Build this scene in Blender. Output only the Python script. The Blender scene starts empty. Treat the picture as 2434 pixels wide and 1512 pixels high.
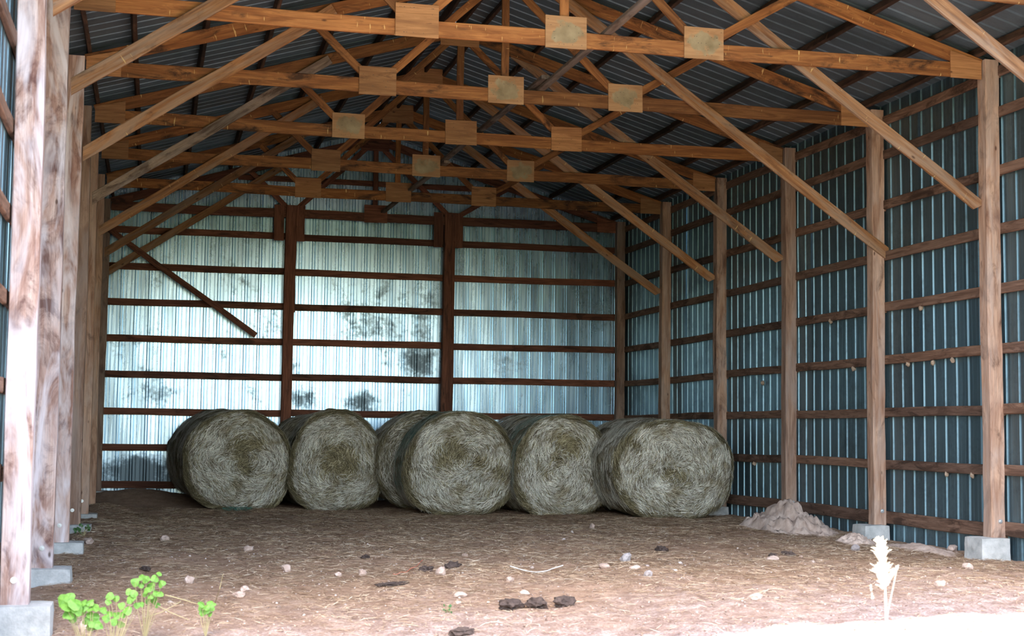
import bpy, bmesh, math, random
import numpy as np
from mathutils import Vector, Matrix, noise as mn

rnd = random.Random(7)
npr = np.random.default_rng(11)
scene = bpy.context.scene
COL = scene.collection

# ------------------------------------------------------------------ camera
W = 8.887          # clear width between the inner faces of the posts
B = 2.398          # bay length
CAM = Vector((0.7759, -12.8699, 0.9438))
yaw, pit, rol, fpx = math.radians(13.9224), math.radians(4.5090), math.radians(0.6276), 3434.4
fw = Vector((math.sin(yaw)*math.cos(pit), math.cos(yaw)*math.cos(pit), math.sin(pit)))
rt = Vector((math.cos(yaw), -math.sin(yaw), 0)); up = rt.cross(fw)
r2 = rt*math.cos(rol)+up*math.sin(rol); u2 = -rt*math.sin(rol)+up*math.cos(rol)
cd = bpy.data.cameras.new('camera'); cam = bpy.data.objects.new('camera', cd); COL.objects.link(cam)
M = Matrix((r2, u2, -fw)).transposed().to_4x4(); M.translation = CAM
cam.matrix_world = M
cd.sensor_width = 36.0; cd.lens = fpx*36.0/2434.0
cd.dof.use_dof = True; cd.dof.focus_distance = 20.5; cd.dof.aperture_fstop = 3.4
cd.clip_end = 400
scene.camera = cam

# ------------------------------------------------------------------ light
world = bpy.data.worlds.new('sky'); scene.world = world; world.use_nodes = True
nt = world.node_tree; bg = nt.nodes['Background']
sky = nt.nodes.new('ShaderNodeTexSky'); sky.sky_type = 'NISHITA'; sky.sun_disc = False
sky.sun_elevation = math.radians(62); sky.sun_rotation = math.radians(200)
sky.air_density = 1.2; sky.dust_density = 2.5; sky.ozone_density = 1.0
nt.links.new(sky.outputs[0], bg.inputs[0]); bg.inputs[1].default_value = 0.50
sd = bpy.data.lights.new('sun', 'SUN'); sd.energy = 11.0; sd.angle = math.radians(0.53); sd.color = (1.0, 0.95, 0.88)
sun = bpy.data.objects.new('sun', sd); COL.objects.link(sun)
sun.rotation_euler = Vector((0.35, 0.055, -1.0)).to_track_quat('-Z', 'Y').to_euler()
sun.location = (-5, -8, 15)
scene.view_settings.view_transform = 'Standard'; scene.view_settings.look = 'None'
scene.view_settings.gamma = 1.0; scene.view_settings.use_curve_mapping = False
scene.view_settings.exposure = 1.2
scene.cycles.max_bounces = 10; scene.cycles.diffuse_bounces = 6; scene.cycles.glossy_bounces = 5
scene.cycles.use_denoising = True; scene.cycles.caustics_reflective = True

# ------------------------------------------------------------------ materials
def newmat(name):
    m = bpy.data.materials.new(name); m.use_nodes = True
    n = m.node_tree.nodes; l = m.node_tree.links
    return m, n, l, n['Principled BSDF']

def ramp(n, stops, interp='LINEAR'):
    r = n.new('ShaderNodeValToRGB'); r.color_ramp.interpolation = interp
    e = r.color_ramp.elements
    while len(e) < len(stops): e.new(0.5)
    for k, (p, c) in enumerate(stops):
        e[k].position = p; e[k].color = (*c, 1) if len(c) == 3 else c
    return r

def mixc(n, l, fac, a, b, mode='MIX'):
    x = n.new('ShaderNodeMix'); x.data_type = 'RGBA'; x.blend_type = mode
    for sock, v in ((x.inputs[0], fac), (x.inputs[6], a), (x.inputs[7], b)):
        if isinstance(v, (int, float)): sock.default_value = v
        elif isinstance(v, tuple): sock.default_value = (*v, 1)
        else: l.new(v, sock)
    return x.outputs[2]

def tex(n, l, vec, scale, detail=4, rough=0.55, dist=0.0):
    t = n.new('ShaderNodeTexNoise'); t.inputs['Scale'].default_value = scale
    t.inputs['Detail'].default_value = detail; t.inputs['Roughness'].default_value = rough
    t.inputs['Distortion'].default_value = dist
    l.new(vec, t.inputs['Vector']); return t.outputs['Fac']

def mathn(n, l, op, a, b=None, clamp=False):
    x = n.new('ShaderNodeMath'); x.operation = op; x.use_clamp = clamp
    for s, v in ((x.inputs[0], a), (x.inputs[1], b)):
        if v is None: continue
        if isinstance(v, (int, float)): s.default_value = v
        else: l.new(v, s)
    return x.outputs[0]

def objvec(n, l, scale=(1, 1, 1), rand=37.0):
    tc = n.new('ShaderNodeTexCoord'); oi = n.new('ShaderNodeObjectInfo')
    mp = n.new('ShaderNodeMapping'); mp.inputs['Scale'].default_value = scale
    l.new(tc.outputs['Object'], mp.inputs['Vector'])
    off = mathn(n, l, 'MULTIPLY', oi.outputs['Random'], rand)
    ad = n.new('ShaderNodeVectorMath'); ad.operation = 'ADD'
    l.new(mp.outputs[0], ad.inputs[0]); l.new(off, ad.inputs[1])
    return ad.outputs[0], oi.outputs['Random']

def wood(name, light, mid, dark, stain=0.45, stain_col=(0.035, 0.018, 0.012), grey=0.0, pale=(0.5, 0.42, 0.36), rough=0.75, drips=False, gs=1.0, sgain=.8):
    """sawn timber, grain along local X"""
    m, n, l, b = newmat(name)
    v, r = objvec(n, l, (0.9, 11*gs, 11*gs))
    g = tex(n, l, v, 1.6, 6, 0.6, 1.2)
    col = ramp(n, [(0.25, dark), (0.45, mid), (0.62, light), (0.8, mid)]); l.new(g, col.inputs[0])
    v2, _ = objvec(n, l, (3.0, 120, 120))
    fine = tex(n, l, v2, 1.0, 3, 0.6)
    fr = ramp(n, [(0.3, (0.72, 0.72, 0.72)), (0.7, (1.12, 1.12, 1.12))]); l.new(fine, fr.inputs[0])
    c = mixc(n, l, 1.0, col.outputs[0], fr.outputs[0], 'MULTIPLY')
    v3, _ = objvec(n, l, (1.5, 6*gs, 6*gs), 91.0)
    s = tex(n, l, v3, 1.5, 6, 0.68, 0.8)
    s = mathn(n, l, 'ADD', s, mathn(n, l, 'MULTIPLY', mathn(n, l, 'SUBTRACT', mathn(n, l, 'FRACT', mathn(n, l, 'MULTIPLY', r, 7.31)), .5), .13))
    s = mathn(n, l, 'ADD', s, mathn(n, l, 'MULTIPLY', mathn(n, l, 'SUBTRACT', g, .5), .25))
    sr = ramp(n, [(1-stain-0.02, (0, 0, 0)), (1-stain+0.13, (1, 1, 1))]); l.new(s, sr.inputs[0])
    sf = mathn(n, l, 'MULTIPLY', sr.outputs[0], sgain)
    c = mixc(n, l, sf, c, stain_col)
    if grey > 0:
        v4, _ = objvec(n, l, (0.6, 7*gs, 7*gs), 53.0)
        q = tex(n, l, v4, 1.3, 4, 0.6, 1.5)
        qr = ramp(n, [(0.42, (0, 0, 0)), (0.62, (1, 1, 1))]); l.new(q, qr.inputs[0])
        c = mixc(n, l, mathn(n, l, 'MULTIPLY', qr.outputs[0], grey), c, pale)
    if drips:
        v5, _ = objvec(n, l, (38, 1, 6), 23.0)
        dq = tex(n, l, v5, 1.0, 2, 0.5)
        dr = ramp(n, [(0.70, (0, 0, 0)), (0.74, (1, 1, 1))]); l.new(dq, dr.inputs[0])
        c = mixc(n, l, mathn(n, l, 'MULTIPLY', dr.outputs[0], 0.7), c, (0.80, 0.55, 0.22))
    # knots: sparse dark rounds
    vk, _ = objvec(n, l, (1.0, 2.2, 2.2), 17.0)
    vo = n.new('ShaderNodeTexVoronoi'); vo.inputs['Scale'].default_value = 2.3; l.new(vk, vo.inputs['Vector'])
    kr = ramp(n, [(0.03, (1, 1, 1)), (0.075, (0, 0, 0))]); l.new(vo.outputs['Distance'], kr.inputs[0])
    c = mixc(n, l, mathn(n, l, 'MULTIPLY', kr.outputs[0], 0.8), c, (0.05, 0.02, 0.01))
    tint = ramp(n, [(0, (0.62, 0.64, 0.68)), (0.5, (0.92, 0.92, 0.92)), (1, (1.2, 1.14, 1.08))]); l.new(r, tint.inputs[0])
    c = mixc(n, l, 1.0, c, tint.outputs[0], 'MULTIPLY')
    l.new(c, b.inputs['Base Color']); b.inputs['Roughness'].default_value = rough
    b.inputs['Specular IOR Level'].default_value = 0.25
    bp = n.new('ShaderNodeBump'); bp.inputs['Strength'].default_value = 0.35; bp.inputs['Distance'].default_value = 0.006
    l.new(g, bp.inputs['Height']); l.new(bp.outputs[0], b.inputs['Normal'])
    return m

MAT = {}
MAT['truss'] = wood('truss_wood', (0.39, 0.168, 0.056), (0.25, 0.097, 0.031), (0.15, 0.056, 0.02), 0.44, drips=True, gs=.8, sgain=.88)
MAT['brace'] = wood('brace_wood', (0.43, 0.21, 0.09), (0.30, 0.138, 0.056), (0.16, 0.07, 0.035), 0.41, grey=0.5, pale=(0.36, 0.28, 0.21), drips=True, gs=.8, sgain=.85)
MAT['grey_brace'] = wood('grey_brace_wood', (0.30, 0.23, 0.17), (0.21, 0.15, 0.11), (0.10, 0.06, 0.045), 0.48, grey=0.5, pale=(0.30, 0.26, 0.23), gs=.8)
MAT['post'] = wood('post_wood', (0.56, 0.36, 0.25), (0.39, 0.23, 0.155), (0.19, 0.09, 0.055), 0.44, (0.07, 0.03, 0.02), 0.55, (0.50, 0.39, 0.33), gs=.6)
MAT['post_worn'] = wood('worn_post_wood', (0.62, 0.47, 0.41), (0.42, 0.27, 0.22), (0.17, 0.075, 0.055), 0.47, (0.09, 0.035, 0.03), 0.9, (0.70, 0.65, 0.68), gs=.42, sgain=.85)  # pale tone is weathering plus lens bloom painted into the wood colour
MAT['girt'] = wood('girt_wood', (0.28, 0.17, 0.12), (0.19, 0.11, 0.075), (0.09, 0.045, 0.03), 0.47)
MAT['back_girt'] = wood('back_girt_wood', (0.27, 0.11, 0.065), (0.18, 0.068, 0.04), (0.09, 0.032, 0.02), 0.44)
MAT['purlin'] = wood('purlin_wood', (0.15, 0.085, 0.052), (0.08, 0.045, 0.03), (0.03, 0.018, 0.014), 0.56)
MAT['ply'] = wood('plywood', (0.47, 0.235, 0.10), (0.37, 0.175, 0.072), (0.27, 0.125, 0.055), 0.34, gs=.9)

def ply_stained():
    m, n, l, b = newmat('plywood_with_grey_green_patch')
    v, r = objvec(n, l, (1.2, 9, 9))
    g = tex(n, l, v, 1.6, 5, 0.6, 1.0)
    col = ramp(n, [(0.3, (0.28, 0.14, 0.06)), (0.6, (0.42, 0.235, 0.11))]); l.new(g, col.inputs[0])
    v3, _ = objvec(n, l, (1, 1, 1), 5.0)
    tc = n.new('ShaderNodeTexCoord')
    sep = n.new('ShaderNodeSeparateXYZ'); l.new(tc.outputs['Object'], sep.inputs[0])
    ns = tex(n, l, v3, 9.0, 4, 0.6)
    dx = mathn(n, l, 'MULTIPLY', sep.outputs[0], 4.2); dz = mathn(n, l, 'MULTIPLY', sep.outputs[2], 5.8)
    d = mathn(n, l, 'ADD', mathn(n, l, 'MULTIPLY', dx, dx), mathn(n, l, 'MULTIPLY', dz, dz))
    d = mathn(n, l, 'ADD', d, mathn(n, l, 'MULTIPLY', ns, 1.6))
    rr = ramp(n, [(0.0, (1, 1, 1)), (0.85, (1, 1, 1)), (1.0, (0, 0, 0))])
    l.new(mathn(n, l, 'MULTIPLY', d, 0.78), rr.inputs[0])
    pn = tex(n, l, v3, 7.0, 4, 0.5)
    pc = ramp(n, [(0.3, (0.20, 0.145, 0.075)), (0.7, (0.36, 0.28, 0.165))]); l.new(pn, pc.inputs[0])
    c = mixc(n, l, rr.outputs[0], col.outputs[0], pc.outputs[0])
    l.new(c, b.inputs['Base Color']); b.inputs['Roughness'].default_value = 0.8
    return m
MAT['ply_stained'] = ply_stained()

def metal(name, base, rough, dirt, dirt_amt, lo=0.42, hi=0.62, spots=(), metallic=.93):
    m, n, l, b = newmat(name)
    v, r = objvec(n, l, (1, 1, 1))
    tc = n.new('ShaderNodeTexCoord')
    mp = n.new('ShaderNodeMapping'); mp.inputs['Scale'].default_value = (4, 4, 0.5); l.new(tc.outputs['Object'], mp.inputs[0])
    st = tex(n, l, mp.outputs[0], 2.0, 5, 0.6)
    blot = tex(n, l, tc.outputs['Object'], 1.1, 6, 0.72)
    fine = tex(n, l, tc.outputs['Object'], 16.0, 5, 0.75)
    mixf = mathn(n, l, 'ADD', mathn(n, l, 'MULTIPLY', blot, 0.68), mathn(n, l, 'MULTIPLY', fine, 0.32))
    if spots:
        sp = n.new('ShaderNodeSeparateXYZ'); l.new(tc.outputs['Object'], sp.inputs[0])
        acc = 0.0
        for (sx_, sz_, rx_, rz_, am) in spots:
            a_ = mathn(n, l, 'MULTIPLY', mathn(n, l, 'SUBTRACT', sp.outputs[0], sx_), 1/rx_)
            b_ = mathn(n, l, 'MULTIPLY', mathn(n, l, 'SUBTRACT', sp.outputs[2], sz_), 1/rz_)
            e_ = mathn(n, l, 'ADD', mathn(n, l, 'MULTIPLY', a_, a_), mathn(n, l, 'MULTIPLY', b_, b_))
            e_ = mathn(n, l, 'MULTIPLY', mathn(n, l, 'SUBTRACT', 1.0, e_, True), am)
            acc = e_ if isinstance(acc, float) else mathn(n, l, 'MAXIMUM', acc, e_)
        mixf = mathn(n, l, 'ADD', mathn(n, l, 'SUBTRACT', mixf, .035), acc)
    br = ramp(n, [(lo+0.08, (0, 0, 0)), (hi, (1, 1, 1))]); l.new(mixf, br.inputs[0])
    sr = ramp(n, [(0.3, (0.88, 0.88, 0.88)), (0.7, (1.06, 1.06, 1.06))]); l.new(st, sr.inputs[0])
    c = mixc(n, l, 1.0, base, sr.outputs[0], 'MULTIPLY')
    pr = ramp(n, [(0, (0.80, 0.80, 0.80)), (1, (1.12, 1.12, 1.12))]); l.new(r, pr.inputs[0])
    c = mixc(n, l, 1.0, c, pr.outputs[0], 'MULTIPLY')
    f = mathn(n, l, 'MULTIPLY', br.outputs[0], dirt_amt)
    c = mixc(n, l, f, c, dirt)
    l.new(c, b.inputs['Base Color'])
    b.inputs['Metallic'].default_value = metallic
    ro = mathn(n, l, 'ADD', mathn(n, l, 'MULTIPLY', f, 0.3), rough)
    ro = mathn(n, l, 'ADD', ro, mathn(n, l, 'MULTIPLY', mathn(n, l, 'SUBTRACT', st, 0.5), 0.18))
    l.new(ro, b.inputs['Roughness'])
    bp = n.new('ShaderNodeBump'); bp.inputs['Strength'].default_value = 0.15; bp.inputs['Distance'].default_value = 0.01
    l.new(blot, bp.inputs['Height']); l.new(bp.outputs[0], b.inputs['Normal'])
    return m
# dirt patches on the back wall sheets, plus a darker low left corner panel (x, z, half width, half height, strength)
SPOTS = [(5.35, 2.2, .42, .42, .18), (3.3, 1.55, .40, .34, .18), (4.25, 1.42, .42, .3, .16), (3.15, 1.97, .25, .3, .12), (2.43, 1.6, .35, .3, .09), (.9, 1.55, .5, .3, .09),
         (2.7, 2.75, .5, .4, .08), (4.2, 2.85, .6, .4, .07), (6.9, 2.15, .6, .4, .11), (1.9, 2.23, .5, .3, .09), (.55, .15, 1.0, .45, .22), (5.4, 2.75, .3, .4, .07)]
MAT['metal_back'] = metal('galvanised_steel_back', (0.56, 0.755, 0.93), 0.28, (0.10, 0.13, 0.14), 0.8, .44, .66, SPOTS)  # same steel, brighter and bluer: sky reflection put into the colour
MAT['metal_side'] = metal('galvanised_steel_side', (0.19, 0.30, 0.36), 0.47, (0.08, 0.09, 0.09), 0.35)  # same steel, darkened: dim side wall reflections put into the colour
MAT['metal_roof'] = metal('galvanised_steel_roof', (0.15, 0.20, 0.24), 0.55, (0.06, 0.06, 0.06), 0.2, metallic=.55)  # same steel, darkened: shade under the roof put into the colour

def plain(name, c, rough=0.8, metallic=0.0, var=0.0, scale=8.0, c2=None, bump=0.0, island=None, patch=(.7, .7, .7)):
    m, n, l, b = newmat(name)
    b.inputs['Roughness'].default_value = rough; b.inputs['Metallic'].default_value = metallic
    b.inputs['Specular IOR Level'].default_value = 0.3
    if c2 is not None:
        if island:
            ge = n.new('ShaderNodeNewGeometry'); f = ge.outputs['Random Per Island']
            r = ramp(n, island, 'LINEAR'); l.new(f, r.inputs[0])
            tcn = n.new('ShaderNodeTexCoord')
            pn_ = tex(n, l, tcn.outputs['Object'], scale, 3, .6, .6)
            pr_ = ramp(n, [(0.34, patch), (0.5, (.9, .9, .9)), (0.66, (1.12, 1.12, 1.12))]); l.new(pn_, pr_.inputs[0])
            l.new(mixc(n, l, 1.0, r.outputs[0], pr_.outputs[0], 'MULTIPLY'), b.inputs['Base Color'])
        else:
            v, r_ = objvec(n, l)
            f = tex(n, l, v, scale, 6, 0.65)
            r = ramp(n, [(0.32, c), (0.68, c2)]); l.new(f, r.inputs[0]); l.new(r.outputs[0], b.inputs['Base Color'])
            if bump:
                bp = n.new('ShaderNodeBump'); bp.inputs['Strength'].default_value = bump; bp.inputs['Distance'].default_value = 0.02
                l.new(f, bp.inputs['Height']); l.new(bp.outputs[0], b.inputs['Normal'])
    else:
        b.inputs['Base Color'].default_value = (*c, 1)
    return m
MAT['concrete'] = plain('concrete', (0.34, 0.35, 0.34), 0.9, c2=(0.56, 0.56, 0.54), scale=9, bump=0.5)
MAT['bolt'] = plain('zinc_bolt', (0.75, 0.78, 0.8), 0.35, 0.9)
MAT['nail'] = plain('nail', (0.10, 0.08, 0.07), 0.6, 0.5)
MAT['rock'] = plain('pale_rock', (0.36, 0.255, 0.20), 0.9, c2=(0.60, 0.47, 0.40), scale=12, bump=0.5)
MAT['rock_grey'] = plain('grey_rock', (0.30, 0.26, 0.25), 0.9, c2=(0.50, 0.45, 0.43), scale=12, bump=0.5)
MAT['clod'] = plain('dark_clod', (0.05, 0.035, 0.03), 0.95, c2=(0.12, 0.085, 0.07), scale=25, bump=1.0)
MAT['mud'] = plain('mud_nest', (0.32, 0.23, 0.16), 0.95, c2=(0.45, 0.34, 0.25), scale=30, bump=0.5)
MAT['pile'] = plain('dug_dirt', (0.42, 0.30, 0.235), 0.95, c2=(0.70, 0.56, 0.47), scale=5, bump=1.0)
MAT['plastic'] = plain('white_plastic', (0.8, 0.8, 0.8), 0.4)
MAT['twine'] = plain('orange_twine', (0.7, 0.2, 0.12), 0.7)
MAT['teal'] = plain('teal_net', (0.06, 0.21, 0.165), 0.6)
STRAW = [(0.0, (0.14, 0.085, 0.05)), (0.3, (0.33, 0.215, 0.13)), (0.6, (0.52, 0.365, 0.23)), (0.85, (0.70, 0.54, 0.37)), (1.0, (0.90, 0.79, 0.62))]
MAT['litter'] = plain('straw_litter', (0, 0, 0), 0.8, c2=(1, 1, 1), island=STRAW, scale=1.6, patch=(.62, .56, .52))
HAY = [(0.0, (0.11, 0.085, 0.055)), (0.12, (0.30, 0.25, 0.20)), (0.3, (0.43, 0.43, 0.35)), (0.45, (0.53, 0.465, 0.395)), (0.65, (0.66, 0.67, 0.57)), (0.88, (0.82, 0.79, 0.69)), (1.0, (0.95, 0.90, 0.76))]
MAT['hay'] = plain('hay_strands', (0, 0, 0), 0.8, c2=(1, 1, 1), island=HAY, scale=3.2, patch=(.58, .52, .42))
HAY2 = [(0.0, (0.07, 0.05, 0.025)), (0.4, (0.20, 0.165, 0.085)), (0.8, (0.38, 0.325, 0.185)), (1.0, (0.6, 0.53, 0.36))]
MAT['hay_fringe'] = plain('hay_fringe', (0, 0, 0), 0.8, c2=(1, 1, 1), island=HAY2, scale=3.0)  # olive rim fringe, also used to paint shade in the face hollows
GRAV = [(0.0, (0.20, 0.13, 0.10)), (0.6, (0.38, 0.28, 0.22)), (0.9, (0.55, 0.45, 0.4)), (1.0, (0.72, 0.64, 0.6))]
MAT['gravel'] = plain('gravel', (0, 0, 0), 0.9, c2=(1, 1, 1), island=GRAV)

def leafmat(name, a, b_):
    m, n, l, b = newmat(name)
    v, r = objvec(n, l)
    f = tex(n, l, v, 30, 3)
    rr = ramp(n, [(0.3, a), (0.7, b_)]); l.new(f, rr.inputs[0]); l.new(rr.outputs[0], b.inputs['Base Color'])
    b.inputs['Roughness'].default_value = 0.55
    tr = n.new('ShaderNodeBsdfTranslucent'); l.new(rr.outputs[0], tr.inputs[0])
    mx = n.new('ShaderNodeMixShader'); mx.inputs[0].default_value = 0.3
    l.new(b.outputs[0], mx.inputs[1]); l.new(tr.outputs[0], mx.inputs[2]); l.new(mx.outputs[0], n['Material Output'].inputs[0])
    return m
MAT['leaf'] = leafmat('fresh_leaf', (0.11, 0.27, 0.04), (0.20, 0.41, 0.065))
MAT['leaf_dark'] = leafmat('dark_leaf', (0.05, 0.13, 0.04), (0.09, 0.2, 0.06))
MAT['stem'] = plain('weed_stem', (0.35, 0.3, 0.16), 0.8)
MAT['dry'] = leafmat('dry_seed_head', (0.82, 0.76, 0.60), (0.92, 0.88, 0.76))

def haybody():
    m, n, l, b = newmat('hay_bale_body')
    tc = n.new('ShaderNodeTexCoord'); s = n.new('ShaderNodeSeparateXYZ'); l.new(tc.outputs['Object'], s.inputs[0])
    x, y, z = s.outputs
    zz = mathn(n, l, 'SUBTRACT', z, 0.74)
    r = mathn(n, l, 'SQRT', mathn(n, l, 'ADD', mathn(n, l, 'MULTIPLY', x, x), mathn(n, l, 'MULTIPLY', zz, zz)))
    a = mathn(n, l, 'ARCTAN2', x, zz)
    warp = tex(n, l, tc.outputs['Object'], 4.0, 3)
    rr = mathn(n, l, 'ADD', r, mathn(n, l, 'MULTIPLY', warp, 0.14))
    cb = n.new('ShaderNodeCombineXYZ')
    l.new(mathn(n, l, 'MULTIPLY', a, 5.0), cb.inputs[0]); l.new(mathn(n, l, 'MULTIPLY', rr, 55.0), cb.inputs[1]); l.new(mathn(n, l, 'MULTIPLY', y, 55.0), cb.inputs[2])
    f = tex(n, l, cb.outputs[0], 1.0, 5, 0.7)
    big = tex(n, l, tc.outputs['Object'], 3.0, 4)
    c1 = ramp(n, [(0.3, (0.055, 0.045, 0.03)), (0.48, (0.21, 0.185, 0.135)), (0.7, (0.46, 0.43, 0.34))]); l.new(f, c1.inputs[0])
    c2 = ramp(n, [(0.35, (0.7, 0.66, 0.55)), (0.65, (1.1, 1.1, 1.1))]); l.new(big, c2.inputs[0])
    c = mixc(n, l, 1.0, c1.outputs[0], c2.outputs[0], 'MULTIPLY')
    l.new(c, b.inputs['Base Color']); b.inputs['Roughness'].default_value = 0.95
    b.inputs['Specular IOR Level'].default_value = 0.1
    bp = n.new('ShaderNodeBump'); bp.inputs['Strength'].default_value = 0.8; bp.inputs['Distance'].default_value = 0.015
    l.new(f, bp.inputs['Height']); l.new(bp.outputs[0], b.inputs['Normal'])
    return m
MAT['haybody'] = haybody()

def groundmat():
    m, n, l, b = newmat('dirt_floor')
    ge = n.new('ShaderNodeNewGeometry'); pos = ge.outputs['Position']
    s = n.new('ShaderNodeSeparateXYZ'); l.new(pos, s.inputs[0])
    big = tex(n, l, pos, 0.8, 5, 0.65); mid = tex(n, l, pos, 6.0, 6, 0.7); fine = tex(n, l, pos, 45.0, 5, 0.7)
    dirt = ramp(n, [(0.3, (0.17, 0.10, 0.065)), (0.5, (0.38, 0.245, 0.165)), (0.7, (0.54, 0.385, 0.275))])
    l.new(mathn(n, l, 'ADD', mathn(n, l, 'MULTIPLY', mid, 0.6), mathn(n, l, 'MULTIPLY', fine, 0.4)), dirt.inputs[0])
    pale = ramp(n, [(0.34, (0.17, 0.11, 0.09)), (0.48, (0.29, 0.21, 0.185)), (0.62, (0.54, 0.455, 0.43))])
    l.new(mathn(n, l, 'ADD', mathn(n, l, 'MULTIPLY', mid, 0.45), mathn(n, l, 'MULTIPLY', fine, 0.55)), pale.inputs[0])
    # trodden pale gravel towards the open front
    t = mathn(n, l, 'ADD', mathn(n, l, 'MULTIPLY', s.outputs[1], -0.32), mathn(n, l, 'MULTIPLY', big, 1.6))
    t = mathn(n, l, 'SUBTRACT', t, 0.95, True)
    c = mixc(n, l, t, dirt.outputs[0], pale.outputs[0])
    # unseen dark grass added beyond the gravel yard to cut bounce light
    gr = ramp(n, [(0.3, (0.05, 0.08, 0.025)), (0.7, (0.14, 0.17, 0.06))]); l.new(mid, gr.inputs[0])
    yd = mathn(n, l, 'ADD', mathn(n, l, 'MULTIPLY', s.outputs[1], -0.35), mathn(n, l, 'MULTIPLY', big, 2.0))
    yd = mathn(n, l, 'SUBTRACT', yd, 4.8, True)
    c = mixc(n, l, yd, c, gr.outputs[0])
    l.new(c, b.inputs['Base Color']); b.inputs['Roughness'].default_value = 0.95
    b.inputs['Specular IOR Level'].default_value = 0.15
    bp = n.new('ShaderNodeBump'); bp.inputs['Strength'].default_value = 0.9; bp.inputs['Distance'].default_value = 0.03
    l.new(mathn(n, l, 'ADD', mid, mathn(n, l, 'MULTIPLY', fine, 0.5)), bp.inputs['Height']); l.new(bp.outputs[0], b.inputs['Normal'])
    return m
MAT['ground'] = groundmat()

# ------------------------------------------------------------------ helpers
def link_mesh(name, verts, faces, mat, parent=None, matrix=None, smooth=False):
    me = bpy.data.meshes.new(name); me.from_pydata([tuple(v) for v in verts], [], faces); me.update()
    if mat: me.materials.append(MAT[mat] if isinstance(mat, str) else mat)
    if smooth: me.polygons.foreach_set('use_smooth', [True]*len(me.polygons))
    return link_obj(name, me, parent, matrix)

def link_obj(name, me, parent=None, matrix=None):
    o = bpy.data.objects.new(name, me); COL.objects.link(o)
    m = matrix or Matrix.Identity(4)
    if parent is not None:
        o.parent = parent
        o.matrix_basis = wm(parent).inverted() @ m
    else:
        o.matrix_basis = m
    return o

def wm(o):
    return (wm(o.parent) @ o.matrix_basis) if o.parent else o.matrix_basis.copy()

def tag(o, label=None, cat=None, group=None, kind=None):
    if label: o['label'] = label
    if cat: o['category'] = cat
    if group: o['group'] = group
    if kind: o['kind'] = kind
    return o

def empty(name, loc, label=None, cat=None, group=None, kind=None):
    o = bpy.data.objects.new(name, None); COL.objects.link(o); o.location = loc
    o.empty_display_size = 0.2
    o.matrix_basis = Matrix.Translation(loc)
    return tag(o, label, cat, group, kind)

def beam_geom(L, t, h, n=None, jit=0.003, wav=0.006, ch=0.006, seed=0, cut0=0.0, cut1=0.0):
    """board along local X from 0 to L, thickness t in Y, height h in Z; cutN slants an end (dx per dz)"""
    r = random.Random(seed)
    n = n or max(2, int(L/0.45))
    V = []; F = []
    hy, hz = t/2, h/2
    prof = [(-hy+ch, -hz), (hy-ch, -hz), (hy, -hz+ch), (hy, hz-ch), (hy-ch, hz), (-hy+ch, hz), (-hy, hz-ch), (-hy, -hz+ch)]
    for i in range(n+1):
        s = i/n
        a = [r.uniform(-jit, jit) for _ in range(4)]; w = wav*math.sin(s*5+seed)*math.sin(math.pi*s)
        for k, (y, z) in enumerate(prof):
            c = a[(k//2) % 4]
            x = s*L + (cut0*z)*(1-s) + (cut1*z)*s
            V.append((x, y+(c if abs(y) > hy*0.9 else 0), z+(c if abs(z) > hz*0.9 else 0)+w))
    for i in range(n):
        for k in range(8):
            k2 = (k+1) % 8
            F.append((i*8+k, i*8+8+k, i*8+8+k2, i*8+k2))
    F.append(tuple(range(8))); F.append(tuple(reversed([n*8+k for k in range(8)])))
    return V, F

_bs = [0]
def beam(name, p0, p1, t, h, mat, parent=None, side=Vector((0, 1, 0)), cut0=0, cut1=0, jit=0.003, wav=0.006, n=None):
    """p0->p1 centreline; thickness t along 'side', height h across it"""
    p0, p1 = Vector(p0), Vector(p1); d = p1-p0; L = d.length; X = d/L
    Y = (side-X*side.dot(X)).normalized(); Z = X.cross(Y)
    _bs[0] += 1
    V, F = beam_geom(L, t, h, n, jit, wav, seed=_bs[0], cut0=cut0, cut1=cut1)
    m = Matrix((X, Y, Z)).transposed().to_4x4(); m.translation = p0
    return link_mesh(name, V, F, mat, parent, m)

def tube_geom(pts, rad, seg=6, V=None, F=None):
    V = [] if V is None else V; F = [] if F is None else F
    base = len(V); n = len(pts)
    pts = [Vector(p) for p in pts]
    for i, p in enumerate(pts):
        d = (pts[min(i+1, n-1)]-pts[max(i-1, 0)]).normalized()
        a = d.orthogonal().normalized(); b_ = d.cross(a)
        rr = rad[i] if isinstance(rad, (list, tuple)) else rad
        for k in range(seg):
            t = 2*math.pi*k/seg; V.append(p+(a*math.cos(t)+b_*math.sin(t))*rr)
    for i in range(n-1):
        for k in range(seg):
            k2 = (k+1) % seg
            F.append((base+i*seg+k, base+i*seg+k2, base+(i+1)*seg+k2, base+(i+1)*seg+k))
    F.append(tuple(base+k for k in reversed(range(seg)))); F.append(tuple(base+(n-1)*seg+k for k in range(seg)))
    return V, F

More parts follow.
